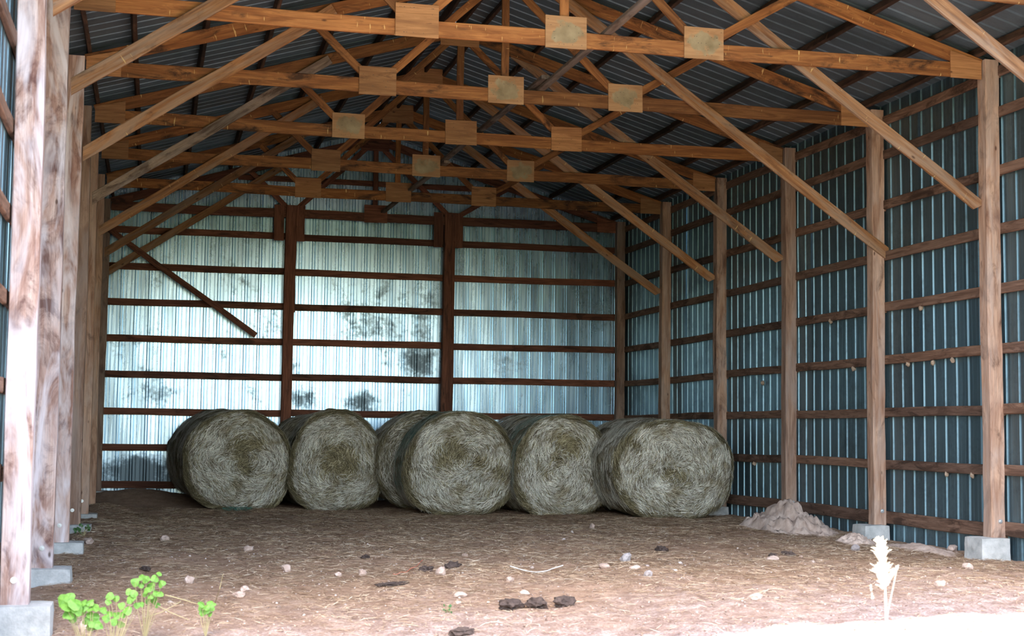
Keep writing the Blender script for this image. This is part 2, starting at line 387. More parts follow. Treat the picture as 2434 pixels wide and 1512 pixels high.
# ------------------------------------------------------------------ terrain
GX = [-0.5, 2.0, 3.8, 5.0, 7.0, 9.2]
GY = [-8, -3.3, -2.4, 0, 2.3, 4.7, 7.1, 10.0, 12.0]
GZ = {-8: [-.60, -.60, -.55, -.45, -.36, -.36], -3.3: [-.57, -.56, -.51, -.39, -.30, -.30], -2.4: [-.46, -.47, -.43, -.36, -.29, -.28],
      0: [-.40, -.36, -.33, -.30, -.28, -.26], 2.3: [-.33, -.31, -.29, -.28, -.26, -.24], 4.7: [-.30, -.29, -.28, -.27, -.26, -.23],
      7.1: [-.28, -.28, -.28, -.28, -.27, -.23], 10.0: [-.24, -.28, -.28, -.28, -.28, -.23], 12.0: [-.16, -.2, -.28, -.28, -.28, -.22]}
_tab = np.array([GZ[y] for y in GY])
def fract_noise(x, y):
    """cheap smooth lumps from summed sines, vectorised"""
    z = 0
    for k, (fx, fy, ph, am) in enumerate([(1.9, 1.3, .3, .010), (3.7, -2.9, 1.2, .007), (-5.1, 6.3, 2.2, .006), (9.7, 8.1, .7, .005), (-14.3, 12.7, 4., .004), (23., 19., 5., .003), (31., -37., 1.9, .0025)]):
        z = z+am*np.sin(fx*x+fy*y*.8+ph+1.3*np.sin(.6*fy*x-.5*fx*y))
    return z
def gz(x, y):
    x = np.asarray(x, float); y = np.asarray(y, float)
    yi = np.clip(np.searchsorted(GY, y)-1, 0, len(GY)-2)
    ya = np.array(GY)[yi]; yb = np.array(GY)[yi+1]; t = np.clip((y-ya)/(yb-ya), 0, 1); t = t*t*(3-2*t)*.5+t*.5
    xc = np.clip(x, GX[0], GX[-1])
    rows = np.stack([np.interp(xc, GX, _tab[k]) for k in range(len(GY))])
    rows = rows.reshape(len(GY), -1); idx = np.arange(rows.shape[1])
    yi = np.broadcast_to(yi, x.shape).ravel(); tt = np.broadcast_to(t, x.shape).ravel()
    z = (rows[yi, idx]*(1-tt)+rows[yi+1, idx]*tt).reshape(x.shape)
    z = z+fract_noise(x, y)
    def bump(cx, cy, rx, ry, h): return h*np.exp(-((x-cx)/rx)**2-((y-cy)/ry)**2)
    z = z+bump(0.55, -0.95, .34, .35, -.13)+bump(0.55, -1.5, .5, .2, .05)+bump(0.3, 5.4, .35, .9, .05)
    z = z+bump(0.7, 11.6, .9, .7, .12)+bump(.1, 9, .3, 1.5, .08)
    return z
def gzs(x, y): return float(gz(np.array([x]), np.array([y]))[0])

def axis(parts):
    a = []
    for s, e, n in parts: a += list(np.linspace(s, e, n, endpoint=False))
    a.append(parts[-1][1]); return np.array(a)
xs = axis([(-120, -14, 8), (-14, -1, 10), (-1, 10, 230), (10, 24, 10), (24, 130, 8)])
ys = axis([(-220, -30, 10), (-30, -8, 20), (-8, -4.2, 40), (-4.2, 6, 230), (6, 13, 70), (13, 30, 6), (30, 120, 4)])
XX, YY = np.meshgrid(xs, ys); ZZ = gz(XX.ravel(), YY.ravel()).reshape(XX.shape)
nx, ny = len(xs), len(ys)
V = np.stack([XX.ravel(), YY.ravel(), ZZ.ravel()], 1)
ii, jj = np.meshgrid(np.arange(nx-1), np.arange(ny-1)); q = (jj*nx+ii).ravel()
F = np.stack([q, q+1, q+1+nx, q+nx], 1)

def np_mesh(name, V, F, mat, parent=None, smooth=False, matrix=None):
    me = bpy.data.meshes.new(name)
    nf, k = F.shape
    me.vertices.add(len(V)); me.vertices.foreach_set('co', V.astype(np.float32).ravel())
    me.loops.add(nf*k); me.loops.foreach_set('vertex_index', F.astype(np.int32).ravel())
    me.polygons.add(nf); me.polygons.foreach_set('loop_start', np.arange(0, nf*k, k, dtype=np.int32))
    me.polygons.foreach_set('loop_total', np.full(nf, k, np.int32))
    me.polygons.foreach_set('use_smooth', np.full(nf, smooth))
    me.update(calc_edges=True); me.materials.append(MAT[mat])
    return link_obj(name, me, parent, matrix)
floor = tag(np_mesh('floor', V, F, 'ground', smooth=True), 'bare dirt and trodden straw floor of the open shed', None, kind='structure')

# ------------------------------------------------------------------ corrugated sheets
def profile(u0, u1, pitch=0.2286, phase=0.0, fl=.009, mi=.0045):
    """rib profile points (u, depth) between u0 and u1; depth positive = away from the room"""
    pts = []
    k = math.floor((u0-phase)/pitch)-1
    P = []
    while phase+k*pitch < u1+pitch:
        c = phase+k*pitch
        P += [(c-.012-fl, 0), (c-.012, .022), (c+.012, .022), (c+.012+fl, 0)]
        for m_ in (0.076, 0.152): P += [(c+m_-.009, 0), (c+m_-.003, mi), (c+m_+.003, mi), (c+m_+.009, 0)]
        k += 1
    uu = [p[0] for p in P]; dd = [p[1] for p in P]
    us = sorted([u0, u1]+[u for u in uu if u0 < u < u1])
    return [(u, float(np.interp(u, uu, dd))) for u in us]

def sheet(parent, u0, u1, v0, v1, fn, mat, lap=0.0, nv=6, seed=0, fl=.009, mi=.002, tl=1.0):
    """v1 may be a function of u; fn(u,v,d)->world point"""
    r = random.Random(seed); pr = profile(u0-.03, u1+.03, fl=fl, mi=mi)
    V = []; F = []; a1, a2, ph = r.uniform(.5, 1.4), r.uniform(.5, 1.4), r.uniform(0, 6)
    tilt = r.uniform(-.006, .006)*tl; bow = r.uniform(-.004, .004)*tl
    for (u, d) in pr:
        vt = v1(u) if callable(v1) else v1
        for j in range(nv+1):
            v = v0+(vt-v0)*j/nv
            dd = d+lap+tilt*(u-(u0+u1)/2)/(u1-u0)*2+bow*math.sin(v*a1*2+ph)+.0015*math.sin(u*13+v*3+ph)
            V.append(fn(u, v, dd))
    m_ = nv+1
    for i in range(len(pr)-1):
        for j in range(nv): F.append((i*m_+j, i*m_+j+1, (i+1)*m_+j+1, (i+1)*m_+j))
    o = link_mesh('metal_sheet', V, F, mat, parent)
    return o

SL = 0.297
def roofz(x, base): return base+SL*min(x, W-x)
YF = -3.80; YB = 5*B+.24          # front edge of the roof, back wall sheet plane
wall_right = empty('wall_right', (W+.17, 0, -.3), 'galvanised ribbed steel side wall behind the right posts', kind='structure')
wall_left = empty('wall_left', (-.24, 0, -.3), 'galvanised ribbed steel side wall behind the left posts', kind='structure')
wall_back = empty('wall_back', (W/2, YB, -.3), 'bright galvanised ribbed steel gable wall at the back', kind='structure')
ceiling = empty('ceiling', (W/2, 4, 6), 'dark ribbed steel roof on timber purlins', kind='structure')
XR = W+.195; XL = -.262
sw = 0.914
k = 0; y = YF
while y < YB:
    y1 = min(y+sw, YB)
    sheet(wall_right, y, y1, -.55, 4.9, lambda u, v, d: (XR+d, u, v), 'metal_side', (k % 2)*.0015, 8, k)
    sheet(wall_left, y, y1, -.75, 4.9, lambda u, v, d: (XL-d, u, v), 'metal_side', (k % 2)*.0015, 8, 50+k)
    for s in (0, 1):
        def fr(u, v, d, s=s):
            dd = v; x = -.45+dd; z = 4.905+SL*x+d
            return (x if s == 0 else W-x, u, z)
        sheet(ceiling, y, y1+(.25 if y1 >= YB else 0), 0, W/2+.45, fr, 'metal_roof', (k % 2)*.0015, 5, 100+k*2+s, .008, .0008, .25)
    y = y1; k += 1
x = XL; k = 0
while x < XR:
    x1 = min(x+sw, XR)
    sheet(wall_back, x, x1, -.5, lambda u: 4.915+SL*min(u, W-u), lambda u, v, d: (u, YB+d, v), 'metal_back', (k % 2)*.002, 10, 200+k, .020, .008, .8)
    x = x1; k += 1

# ridge board and purlins
for s in (0, 1):
    for xi in (8.86, 8.41, 7.68, 6.94, 6.20, 5.46, 4.72):
        xx = xi if s == 0 else W-xi
        z = 4.795+SL*min(xi, W-xi)+.045+.004
        yy = YF+.05
        while yy < YB-.05:
            y2 = min(yy+2*B, YB-.03)
            sl = -SL if s == 0 else SL
            beam('purlin', (xx+rnd.uniform(-.015, .015), yy, z), (xx+rnd.uniform(-.015, .015), y2, z), .046, .092, 'purlin', ceiling, side=Vector((1, 0, sl)))
            yy = y2
beam('ridge_board', (W/2, YF+.1, 6.13), (W/2, YB-.06, 6.13), .04, .12, 'purlin', ceiling, side=Vector((1, 0, 0)))

# girts: measured levels
LV = [0.0, .61, 1.22, 1.83, 2.44, 3.05, 3.66, 4.27]
LVR = [0.03, .62, 1.22, 1.83, 2.44, 3.045, 3.64, 4.25, 4.66]
YP = [(k-1)*B for k in range(7)]          # front faces of posts 0..6
for i, z in enumerate(LVR):
    for b_ in range(-1, 6):
        ya = YF+.02 if b_ < 0 else YP[b_]+.01
        yb = YP[0]+.14 if b_ < 0 else YP[b_+1]+.14
        if b_ == 5: yb = YP[6]+.2
        h = .14 if i == 0 else .105
        dz = [rnd.uniform(-.012, .012) for _ in range(4)]
        dR = (.02 if (i == 0 and b_ >= 1) else 0)
        beam('girt', (W+.172, ya, z+dz[0]-dR), (W+.172, yb, z+dz[1]-dR), .038, h, 'girt', wall_right, side=Vector((1, 0, 0)))
        zl = z if i < 8 else z
        beam('girt', (-.240, ya, zl+dz[2]), (-.240, yb, zl+dz[3]), .038, h, 'girt', wall_left, side=Vector((1, 0, 0)))
BX = [0.0, 2.98, 5.77, W]
yg = YB-.024
for i, z in enumerate(LV):
    for b_ in range(3):
        dz = [rnd.uniform(-.01, .01) for _ in range(2)]
        beam('girt', (BX[b_]-(.22 if b_ == 0 else 0), yg, z+.005+dz[0]), (BX[b_+1]+(.15 if b_ == 2 else 0), yg, z+.005+dz[1]), .038, .115, 'back_girt', wall_back)
beam('girt', (2.1, yg, 5.28), (W-2.1, yg, 5.28), .038, .095, 'back_girt', wall_back)

# ------------------------------------------------------------------ posts, piers
ORD = ['nearest', 'second', 'third', 'fourth', 'fifth', 'sixth', 'seventh']
BASE_L = [-.27, -.245, -.21, -.19, -.2, -.2, -.1]
BASE_R = [-.05, -.05, -.08, -.10, -.12, -.12, -.12]
def bolt(parent, x, y, z, r=.022):
    V = []; F = []
    V, F = tube_geom([(x, y+.002, z), (x, y-.004, z)], r, 14, V, F)
    V, F = tube_geom([(x, y-.004, z), (x, y-.016, z)], r*.5, 6, V, F)
    return link_mesh('bolt', V, F, 'bolt', parent)
LBL_L = ['nearest left post, weathered pale with long dark streaks, galvanised bolt at its foot',
 'second left post from the opening, pale with a dark knot streak above its bolt',
 'third left post from the opening, warm brown above and split near its bolt',
 'fourth left post from the opening, narrow brown strip between its neighbours',
 'fifth left post from the opening, brown, on the small far concrete pier',
 'sixth left post from the opening, just before the back corner',
 'left corner post where the left side meets the bright back wall']
LBL_R = ['right post just outside the frame, nearest the opening',
 'tallest right post in view with round knot near its top and concrete pier below',
 'second right post in view with two dark bands and a brace lapped over it',
 'third right post in view, its foot in the heap of dug dirt',
 'fourth right post in view, partly hidden by the rightmost hay bale',
 'fifth right post in view, rising behind the rightmost hay bale',
 'right corner post where the right side meets the bright back wall']
posts = {}
leanL = [-.045, -.02, -.005, -.03, -.03, -.02, .0]
for k in range(7):
    mat = 'post_worn' if k < 3 else 'post'
    w = .19 if k == 0 else (.22 if k < 4 else .19)
    zb = BASE_L[k]
    root = empty('support_post', (-w/2, YP[k]+.075, zb), LBL_L[k], 'post', 'posts along the left side')
    beam('timber', (-w/2, YP[k]+.075, zb), (-w/2+leanL[k], YP[k]+.075, 4.76), .15, w, mat, root, jit=.004, wav=.008, n=16)
    if k < 5: bolt(root, -.09 if k else -.105, YP[k]-.002, zb+.17)
    posts['L', k] = root
    w = .155
    zb = BASE_R[k]
    root = empty('support_post', (W+w/2, YP[k]+.075, zb), LBL_R[k], 'post', 'posts along the right side')
    beam('timber', (W+w/2, YP[k]+.075, zb), (W+w/2+.01, YP[k]+.075, 4.78), .15, w, 'post', root, jit=.004, wav=.008, n=16)
    if k < 5: bolt(root, W+.1, YP[k]-.002, zb+.16)
    posts['R', k] = root
for q, (xc, lab) in enumerate([(2.98, 'left intermediate post of the back wall, behind the two left hay bales'), (5.77, 'thick middle post of the back wall, between its second and third bays')]):
    root = empty('gable_post', (xc, YP[6]+.07, -.28), lab, 'post', 'posts of the back wall')
    wd = .175 if q == 0 else .21
    zt = 5.45 if q == 0 else 5.45
    beam('timber', (xc-(.04 if q else 0), YP[6]+.07, -.28), (xc+(0 if q else .03), YP[6]+.07, 4.80), .14, wd*(.6 if q else 1), 'back_girt', root, n=12)
    if q: beam('timber', (xc+.07, YP[6]+.085, -.28), (xc+.07, YP[6]+.085, 4.80), .13, .1, 'back_girt', root, n=12)
    for s in (-1, 1):
        g = beam('scab_board', (xc+s*.18, YP[6]+.03, 4.18), (xc+s*.18, YP[6]+.03, 4.80), .02, .17, 'back_girt', root, n=2)
    beam('side_board', (xc+.1, YP[6]+.03, 2.95 if q == 0 else 2.2), (xc+.1, YP[6]+.03, 4.3), .03, .05, 'back_girt', root, n=4)

def pier(x0, x1, y0, y1, z0, z1, label, group):
    bm = bmesh.new(); bmesh.ops.create_cube(bm, size=1.0)
    bmesh.ops.subdivide_edges(bm, edges=bm.edges[:], cuts=4, use_grid_fill=True)
    sd_ = rnd.uniform(0, 50)
    for v in bm.verts:
        p = Vector((v.co.x*(x1-x0), v.co.y*(y1-y0), v.co.z*(z1-z0)))
        nn = mn.noise(p*6+Vector((sd_, 0, 0)))
        edge = sum(1 for c in v.co if abs(c) > .49)
        v.co = p*(1-.02*(edge > 1)-.02*(edge > 2)) + p.normalized()*nn*.012
    me = bpy.data.meshes.new('concrete_pier'); bm.to_mesh(me); bm.free(); me.materials.append(MAT['concrete'])
    o = link_obj('concrete_pier', me, None, Matrix.Translation(((x0+x1)/2, (y0+y1)/2, (z0+z1)/2)))
    return tag(o, label, 'pier', group)
PL = ['large pale concrete pier under the nearest left post, cut by the frame', 'long concrete pier under the second left post',
      'concrete pier under the third left post with dark weeds against it', 'concrete pier under the fourth left post with a green weed before it',
      'small concrete pier under the fifth left post', 'low concrete pier under the sixth left post', 'low concrete pier in the back left corner']
PR = ['concrete pier under the right post outside the frame', 'big grey concrete pier under the tallest right post', 'concrete pier under the second right post in view',
      'concrete pier half buried by the dirt heap at the third right post', 'concrete pier behind the rightmost hay bale', 'concrete pier under the fifth right post, hidden by hay', 'concrete pier in the back right corner']
for k in range(7):
    x1 = [.155, .155, .15, .13, .115, .1, .1][k]
    pier(-.32, x1, YP[k]-.10, YP[k]+.26, BASE_L[k]-.32, BASE_L[k]+.004, PL[k], 'piers along the left side')
    pier(W-.17, W+.15, YP[k]-.10, YP[k]+.22, BASE_R[k]-.34, BASE_R[k]+.004, PR[k], 'piers along the right side')

# ------------------------------------------------------------------ trusses
ZC = 4.585                       # underside of bottom chord
def tcl(d): return 4.645+SL*d    # underside of top chord, d = distance from nearer post face
GN = [('plain', 'stained', 'stained'), ('plain', 'stained', 'stained'), ('plain', 'stained', 'stained'), ('stained', 'plain', 'plain'), ('plain', 'stained', 'stained'), ('plain', 'plain', 'plain'), ('plain', 'plain', 'plain')]
def plate(parent, xc, zc, w, h, y, mat, nails=True):
    V, F = beam_geom(w, .013, h, 2, .002, 0, .001, seed=rnd.randint(0, 999))
    V = [(v[0]-w/2, v[1], v[2]) for v in V]
    rot = rnd.uniform(-.012, .012)
    m = Matrix.Translation((xc, y, zc)) @ Matrix.Rotation(rot, 4, 'Y')
    o = link_mesh('gusset_plate', V, F, mat, parent, m)
    if nails:
        V = []; F = []
        for _ in range(16):
            px = rnd.choice([-1, 1])*w*rnd.uniform(.05, .44); pz = rnd.choice([-.38, -.2, 0, .2, .38])*h
            tube_geom([(px, -.0065, pz), (px, -.0085, pz)], .0035, 5, V, F)
        nh = link_mesh('nail_heads', V, F, 'nail', o, m); nh['kind'] = 'stuff'
    return o
TL = ['nearest roof truss, mostly above the top of the frame', 'brightest orange roof truss, first full one across the top of the picture',
      'second full roof truss from the front, two pale-stained plates at centre and right', 'third full roof truss from the front, greenish left gusset plate',
      'fourth full roof truss from the front, between the third and the darker ones', 'fifth full roof truss from the front, in front of the bright gable',
      'rearmost dark roof truss against the back wall']
for k in range(7):
    y0 = YP[k]; yc = y0+.07
    t = empty('roof_truss', (W/2, yc, ZC), TL[k], 'truss', 'roof trusses')
    m = 'truss' if k < 6 else 'back_girt'
    mp_ = (lambda s: ('ply' if s == 'plain' else 'ply_stained')) if k < 6 else (lambda s: 'back_girt')
    ch = .152
    # bottom chord in two lengths meeting near the middle plate
    spl = W/2+rnd.choice([-.08, .05])
    beam('bottom_chord', (.01, yc, ZC+ch/2), (spl, yc, ZC+ch/2), .038, ch, m, t, n=14, wav=.012)
    beam('bottom_chord', (spl+.002, yc, ZC+ch/2), (W-.01, yc, ZC+ch/2+.0), .038, ch, m, t, n=14, wav=.008)
    pk = W/2
    hh = .145/math.cos(math.atan(SL))
    for s in (0, 1):
        xa = .01 if s == 0 else W-.01
        beam('top_chord', (xa, yc, tcl(0)+hh/2), (pk+(-.001 if s == 0 else .001), yc, tcl(pk)+hh/2), .038, .145, m, t, cut1=0, n=14)
    beam('king_post', (pk+.02, yc, ZC+.1), (pk+.02, yc, tcl(pk)), .036, .088, m, t)
    gz0 = ZC+.148
    for s in (-1, 1):
        xg = pk+s*1.42
        beam('web', (xg-s*.07, yc, gz0), (pk+s*.08, yc, tcl(pk)-.02), .036, .088, m, t)
        xo = pk+s*(1.42+.98)
        if s < 0: xo = pk-(1.42+.72)
        else: xo = pk+(1.42+.98)
        d = min(xo, W-xo)
        beam('web', (xg+s*.06, yc, gz0), (xo, yc, tcl(d)+.03), .036, .088, m, t)
    for q, xg in enumerate((pk-1.40, pk+.03, pk+1.42)):
        if k == 6 and q != 1: continue
        plate(t, xg, ZC+.135, .405, .31, yc-.027, mp_(GN[k][q]), nails=k in (1, 2, 3))
    plate(t, pk, tcl(pk)+.02, .5, .3, yc-.027, mp_('plain'), nails=False)
    # end plates: trapezoid following the roof slope
    for s in (0, 1):
        V = []
        for yy in (-.0065, .0065):
            for (dx, zz) in ((.012, 0), (.36, 0), (.36, tcl(.36)+.11-ZC), (.012, tcl(0)+.13-ZC)):
                V.append((dx if s == 0 else W-dx, yc-.027+yy, ZC-.01+zz))
        F = [(0, 1, 2, 3), (7, 6, 5, 4), (0, 4, 5, 1), (1, 5, 6, 2), (2, 6, 7, 3), (3, 7, 4, 0)]
        c0 = Vector((.19 if s == 0 else W-.19, yc, ZC+.1))
        link_mesh('gusset_plate', [Vector(v)-c0 for v in V], F, mp_('plain'), t, Matrix.Translation(c0))

# longitudinal runner lying on the bottom chords, in lapped lengths
segs = [(4.90, -2.3, 4.885, 2.55), (4.83, 2.1, 4.72, 7.35), (4.74, 7.05, 4.60, 12.1)]
for q, (xa, ya, xb, yb) in enumerate(segs):
    o = beam('runner_board', (xa, ya, ZC+.152+.025+(.0 if q % 2 == 0 else .045)), (xb, yb, ZC+.152+.025+(.0 if q % 2 == 0 else .045)), .085, .04, 'grey_brace', side=Vector((1, 0, 0)))
    tag(o, ['front length of the grey-brown board running lengthwise over the truss bottom chords', 'middle length of the lengthwise grey-brown board over the trusses', 'rear length of the lengthwise board ending at the back gable'][q], 'board', 'lengthwise boards over the trusses')

# ------------------------------------------------------------------ knee braces
LBB = ['blurred pale brace at the very top left beside the nearest post', 'brightest left brace, first to cross the top chord line', 'second long left brace, grey at its foot and orange above',
       'third left brace, grey and split, dark stained at its foot', 'fourth left brace, plain orange-brown', 'fifth left brace with a dark splice mark', 'rearmost left brace, nearest the bright back wall']
RBB = ['bright orange brace crossing the top right corner', 'right brace meeting the tallest post below its knot', 'right brace lapped over the front of the second post in view',
       'right brace meeting the third right post in view', 'right brace meeting the fourth right post', 'right brace meeting the fifth right post, in front of the gable']
for k in range(7):
    zb = [3.91, 3.885, 3.74, 3.65, 3.58, 3.57, 3.55][k]
    sl = .675
    te = (zb-4.645-.06)/(SL-sl)
    mat = 'grey_brace' if k == 3 else 'brace'
    y = YP[k]+.018
    o = beam('knee_brace', (.012, y, zb), (te, y, zb+sl*te), .036, .13 if k < 3 else .12, mat, cut0=.62, n=12)
    tag(o, LBB[k], 'brace', 'braces on the left side')
    if k < 6:
        zb = [3.28, 3.28, 3.16, 3.27, 3.25, 3.26][k]; xb = W-.012
        sl = .683; y = YP[k]+(.110 if k != 2 else -.02)
        if k == 2: xb = W+.2; zb = 3.06
        te = (zb-4.645-.06-(SL*.0))/(SL-sl)
        if k == 2: te += .05
        o = beam('knee_brace', (xb, y, zb), (xb-te, y, zb+sl*te), .036, .13, mat if k != 3 else 'brace', cut0=(.62 if k != 2 else 0), n=12)
        tag(o, RBB[k], 'brace', 'braces on the right side')
o = beam('wind_brace', (-.05, YP[6]-.025, 4.27), (2.45, YP[6]-.025, 2.53), .036, .095, 'back_girt', n=6)
# it is nailed across the girts in front of the back wall
tag(o, 'dark diagonal board nailed across the girts of the back wall at left', 'board')

# ------------------------------------------------------------------ hay bales
def strands(n, pos, dirv, nor, length, width, lift, bend):
    """flat bent strands: arrays -> V, F (two quads each)"""
    sidev = np.cross(nor, dirv); sidev /= np.linalg.norm(sidev, axis=1, keepdims=True)+1e-9
    hw = (width/2)[:, None]
    mid = pos+nor*lift[:, None]
    a = mid-dirv*(length/2)[:, None]-nor*bend[:, None]
    c = mid+dirv*(length/2)[:, None]-nor*bend[:, None]*npr.uniform(-.6, 1, (n, 1))
    sb = npr.normal(0, .12, (n, 1))*length[:, None]
    mid = mid+sidev*sb
    tw = npr.uniform(-.6, .6, (n, 1)); s2 = sidev*np.cos(tw)+nor*np.sin(tw)
    V = np.stack([a-s2*hw*.6, a+s2*hw*.6, mid-s2*hw, mid+s2*hw, c-s2*hw*.5, c+s2*hw*.5], 1).reshape(-1, 3)
    b0 = np.arange(n)*6
    F = np.stack([np.stack([b0, b0+1, b0+3, b0+2], 1), np.stack([b0+2, b0+3, b0+5, b0+4], 1)], 1).reshape(-1, 4)
    return V, F

BALES = []
def bale(x, y, rx, rz, L, rot, seed, label, ncap, nside, net=None, group=None, dents=()):
    """axis along local Y from 0 (front) to L; cross-section ellipse squashed at the bottom; local z=0 ground"""
    R = np.random.default_rng(seed); BALES.append((x, y, rx, L))
    z0 = gzs(x, y+L/2)-.015
    zc = .74
    ph = R.uniform(0, 6, 8)
    def section(th):                       # th from top, clockwise
        wob = 1+.020*np.sin(2*th+ph[0])+.018*np.sin(3*th+ph[1])+.012*np.sin(5*th+ph[2])+.007*np.sin(9*th+ph[3])+.004*np.sin(17*th+ph[4])
        X = rx*np.sin(th)*wob; Z = rz*np.cos(th)*wob
        cs = np.abs(np.cos(th))**.72; sn = np.sign(np.sin(th))*np.abs(np.sin(th))**.86
        Z = np.where(Z < 0, -zc*cs*wob, Z); X = np.where(Z < 0, rx*sn*wob, X)
        Z = np.maximum(Z, -zc+.012)
        return X, Z
    def lump(X, Y_, Z, s=1.0):
        return 1.7*s*(.012*np.sin(7*X+5*Z+ph[4])+.010*np.sin(11*Z-6*X+9*Y_+ph[5])+.007*np.sin(19*X+17*Y_+ph[6])+.005*np.sin(27*Z+23*X+ph[7]))
    def capy(X, Z, r):                     # front face relief, negative = towards the viewer
        d = -.07*(1-r**2)+.09*r**8+.012*np.sin(r*26+ph[4])*r
        for (dx, dz, rad, dep) in dents: d = d+dep*np.exp(-(((X-dx)**2+(Z-dz)**2)/rad**2))
        return d+lump(X, 0*X, Z, 1.2)
    nth, nr, nl = 112, 26, 14
    th = np.linspace(0, 2*np.pi, nth, endpoint=False)
    sx, sz = section(th)
    V = []; 
    for i in range(nr+1):
        r = i/nr
        X = sx*r; Z = sz*r; V.append(np.stack([X, capy(X, Z, r), Z+zc], 1))
    for j in range(1, nl+1):
        yy = .09+(L-.18)*j/nl
        bul = 1+.012*math.sin(math.pi*j/nl)
        e = lump(sx, yy+0*sx, sz, .9)
        V.append(np.stack([sx*bul+np.sin(th)*e, yy+0*sx, np.maximum(sz*bul+np.cos(th)*e, -zc+.008)+zc], 1))
    for i in range(6, -1, -1):
        r = i/6.5
        X = sx*r; Z = sz*r; V.append(np.stack([X, L+.05*(1-r**2)+0*X, Z+zc], 1))
    V = np.concatenate(V); m_ = len(V)//nth
    i_, j_ = np.meshgrid(np.arange(nth), np.arange(m_-1)); a = (j_*nth+i_).ravel(); b_ = (j_*nth+(i_+1) % nth).ravel()
    F = np.stack([a, b_, b_+nth, a+nth], 1)
    mat = Matrix.Translation((x, y, z0)) @ Matrix.Rotation(rot, 4, 'Z')
    root = empty('hay_bale', (x, y, z0), label, 'hay bale', group); root.matrix_basis = mat
    np_mesh('rolled_hay', V, F[:, ::-1], 'haybody', root, True, mat)
    VV = []; FF = []; off = 0
    def add(v, f):
        nonlocal off
        VV.append(v); FF.append(f+off); off += len(v)
    if ncap:
        n = ncap
        r = np.sqrt(R.uniform(0, 1, n)); t = R.uniform(0, 2*np.pi, n)
        sx_, sz_ = section(t); X = sx_*r; Z = sz_*r
        Y_ = capy(X, Z, r)
        # swirl: tangential outside, wandering in the middle
        ang = np.arctan2(sz_, sx_)+np.pi/2
        wander = (1-r)**1.0*1.5*np.sin(4.2*X+ph[0]*2+2.6*np.sin(5*Z+ph[1]))+R.normal(0, .17+.33*(1-r), n)
        ang = ang+wander
        d = np.stack([np.cos(ang), 0*ang, np.sin(ang)], 1)
        slope = .72*r**7
        d[:, 1] = 0
        nor = np.stack([np.sin(t)*slope, -1+0*t, np.cos(t)*slope], 1); nor /= np.linalg.norm(nor, axis=1, keepdims=True)
        P_ = np.stack([X, Y_, Z+zc], 1)
        dk = .10+0*X
        for (dx, dz, rad, dep) in dents: dk = dk+1.1*np.exp(-(((X-dx)**2+(Z-dz)**2)/rad**2))  # more dark strands in the dents, painting the shade of the hollows
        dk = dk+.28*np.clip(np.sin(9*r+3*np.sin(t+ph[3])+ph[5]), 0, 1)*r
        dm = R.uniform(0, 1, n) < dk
        ln = R.uniform(.05, .20, n)*(.6+.5*r); wd = R.uniform(.0035, .0085, n)
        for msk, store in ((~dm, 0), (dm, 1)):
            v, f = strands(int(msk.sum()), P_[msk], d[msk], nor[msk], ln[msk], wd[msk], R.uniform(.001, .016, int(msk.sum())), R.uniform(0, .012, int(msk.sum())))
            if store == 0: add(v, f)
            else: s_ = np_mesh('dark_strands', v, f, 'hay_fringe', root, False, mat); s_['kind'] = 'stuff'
    n = nside
    t = R.uniform(-2.3, 2.3, n)
    yy = R.uniform(.02, 1, n)*L
    sx_, sz_ = section(t % (2*np.pi)); 
    nor = np.stack([np.sin(t), 0*t, np.cos(t)], 1)
    a = R.normal(0, .25, n)
    d = np.stack([np.cos(t)*np.cos(a), np.sin(a), -np.sin(t)*np.cos(a)], 1)
    yy = np.clip(yy, .06, L-.02)
    v, f = strands(n, np.stack([sx_*1.01, yy, sz_*1.01+zc], 1), d, nor, R.uniform(.08, .3, n), R.uniform(.0035, .008, n), R.uniform(.002, .02, n), R.uniform(0, .012, n)); add(v, f)
    s = np_mesh('loose_strands', np.concatenate(VV), np.concatenate(FF), 'hay', root, False, mat); s['kind'] = 'stuff'
    if ncap:
        n = int(ncap*.36); t = np.where(R.uniform(0, 1, n) < .3, R.normal(4.3, .5, n), R.uniform(0, 2*np.pi, n))
        rr = 1-np.abs(R.normal(0, .035, n)); sx_, sz_ = section(t)
        a = R.normal(0, .55, n)
        d = np.stack([np.cos(t)*np.cos(a)+.15*np.sin(t), np.sin(a)*.6, -np.sin(t)*np.cos(a)+.15*np.cos(t)-.12], 1); d /= np.linalg.norm(d, axis=1, keepdims=True)
        nor = np.stack([np.sin(t)*.8, -.6+0*t, np.cos(t)*.8], 1); nor /= np.linalg.norm(nor, axis=1, keepdims=True)
        Zp = np.maximum(sz_*rr+zc, .01)
        v, f = strands(n, np.stack([sx_*rr, .07*rr**8+0*t, Zp], 1), d, nor, R.uniform(.05, .22, n), R.uniform(.003, .0075, n), R.uniform(.0, .04, n), R.uniform(0, .015, n))
        v[:, 2] = np.maximum(v[:, 2], .004)
        s = np_mesh('rim_fringe', v, f, 'hay_fringe', root, False, mat); s['kind'] = 'stuff'
    if net:
        y0n, y1n, n = net
        t = R.uniform(-1.9, .9, n); yy = R.uniform(y0n, y1n, n); sx_, sz_ = section(t % (2*np.pi))
        nor = np.stack([np.sin(t), 0*t, np.cos(t)], 1); a = R.choice([-.35, .35], n)*R.uniform(.2, 1, n)
        d = np.stack([np.cos(t)*np.cos(a), np.sin(a), -np.sin(t)*np.cos(a)], 1)
        v, f = strands(n, np.stack([sx_*1.02, yy, sz_*1.02+zc], 1), d, nor, R.uniform(.1, .3, n), R.uniform(.0014, .0028, n), R.uniform(.006, .02, n), R.uniform(0, .004, n))
        s = np_mesh('net_wrap', v, f, 'teal', root, False, mat); s['kind'] = 'stuff'; s['label'] = 'dark teal net wrap'
    return root
fr_ = 'front row of hay bales'
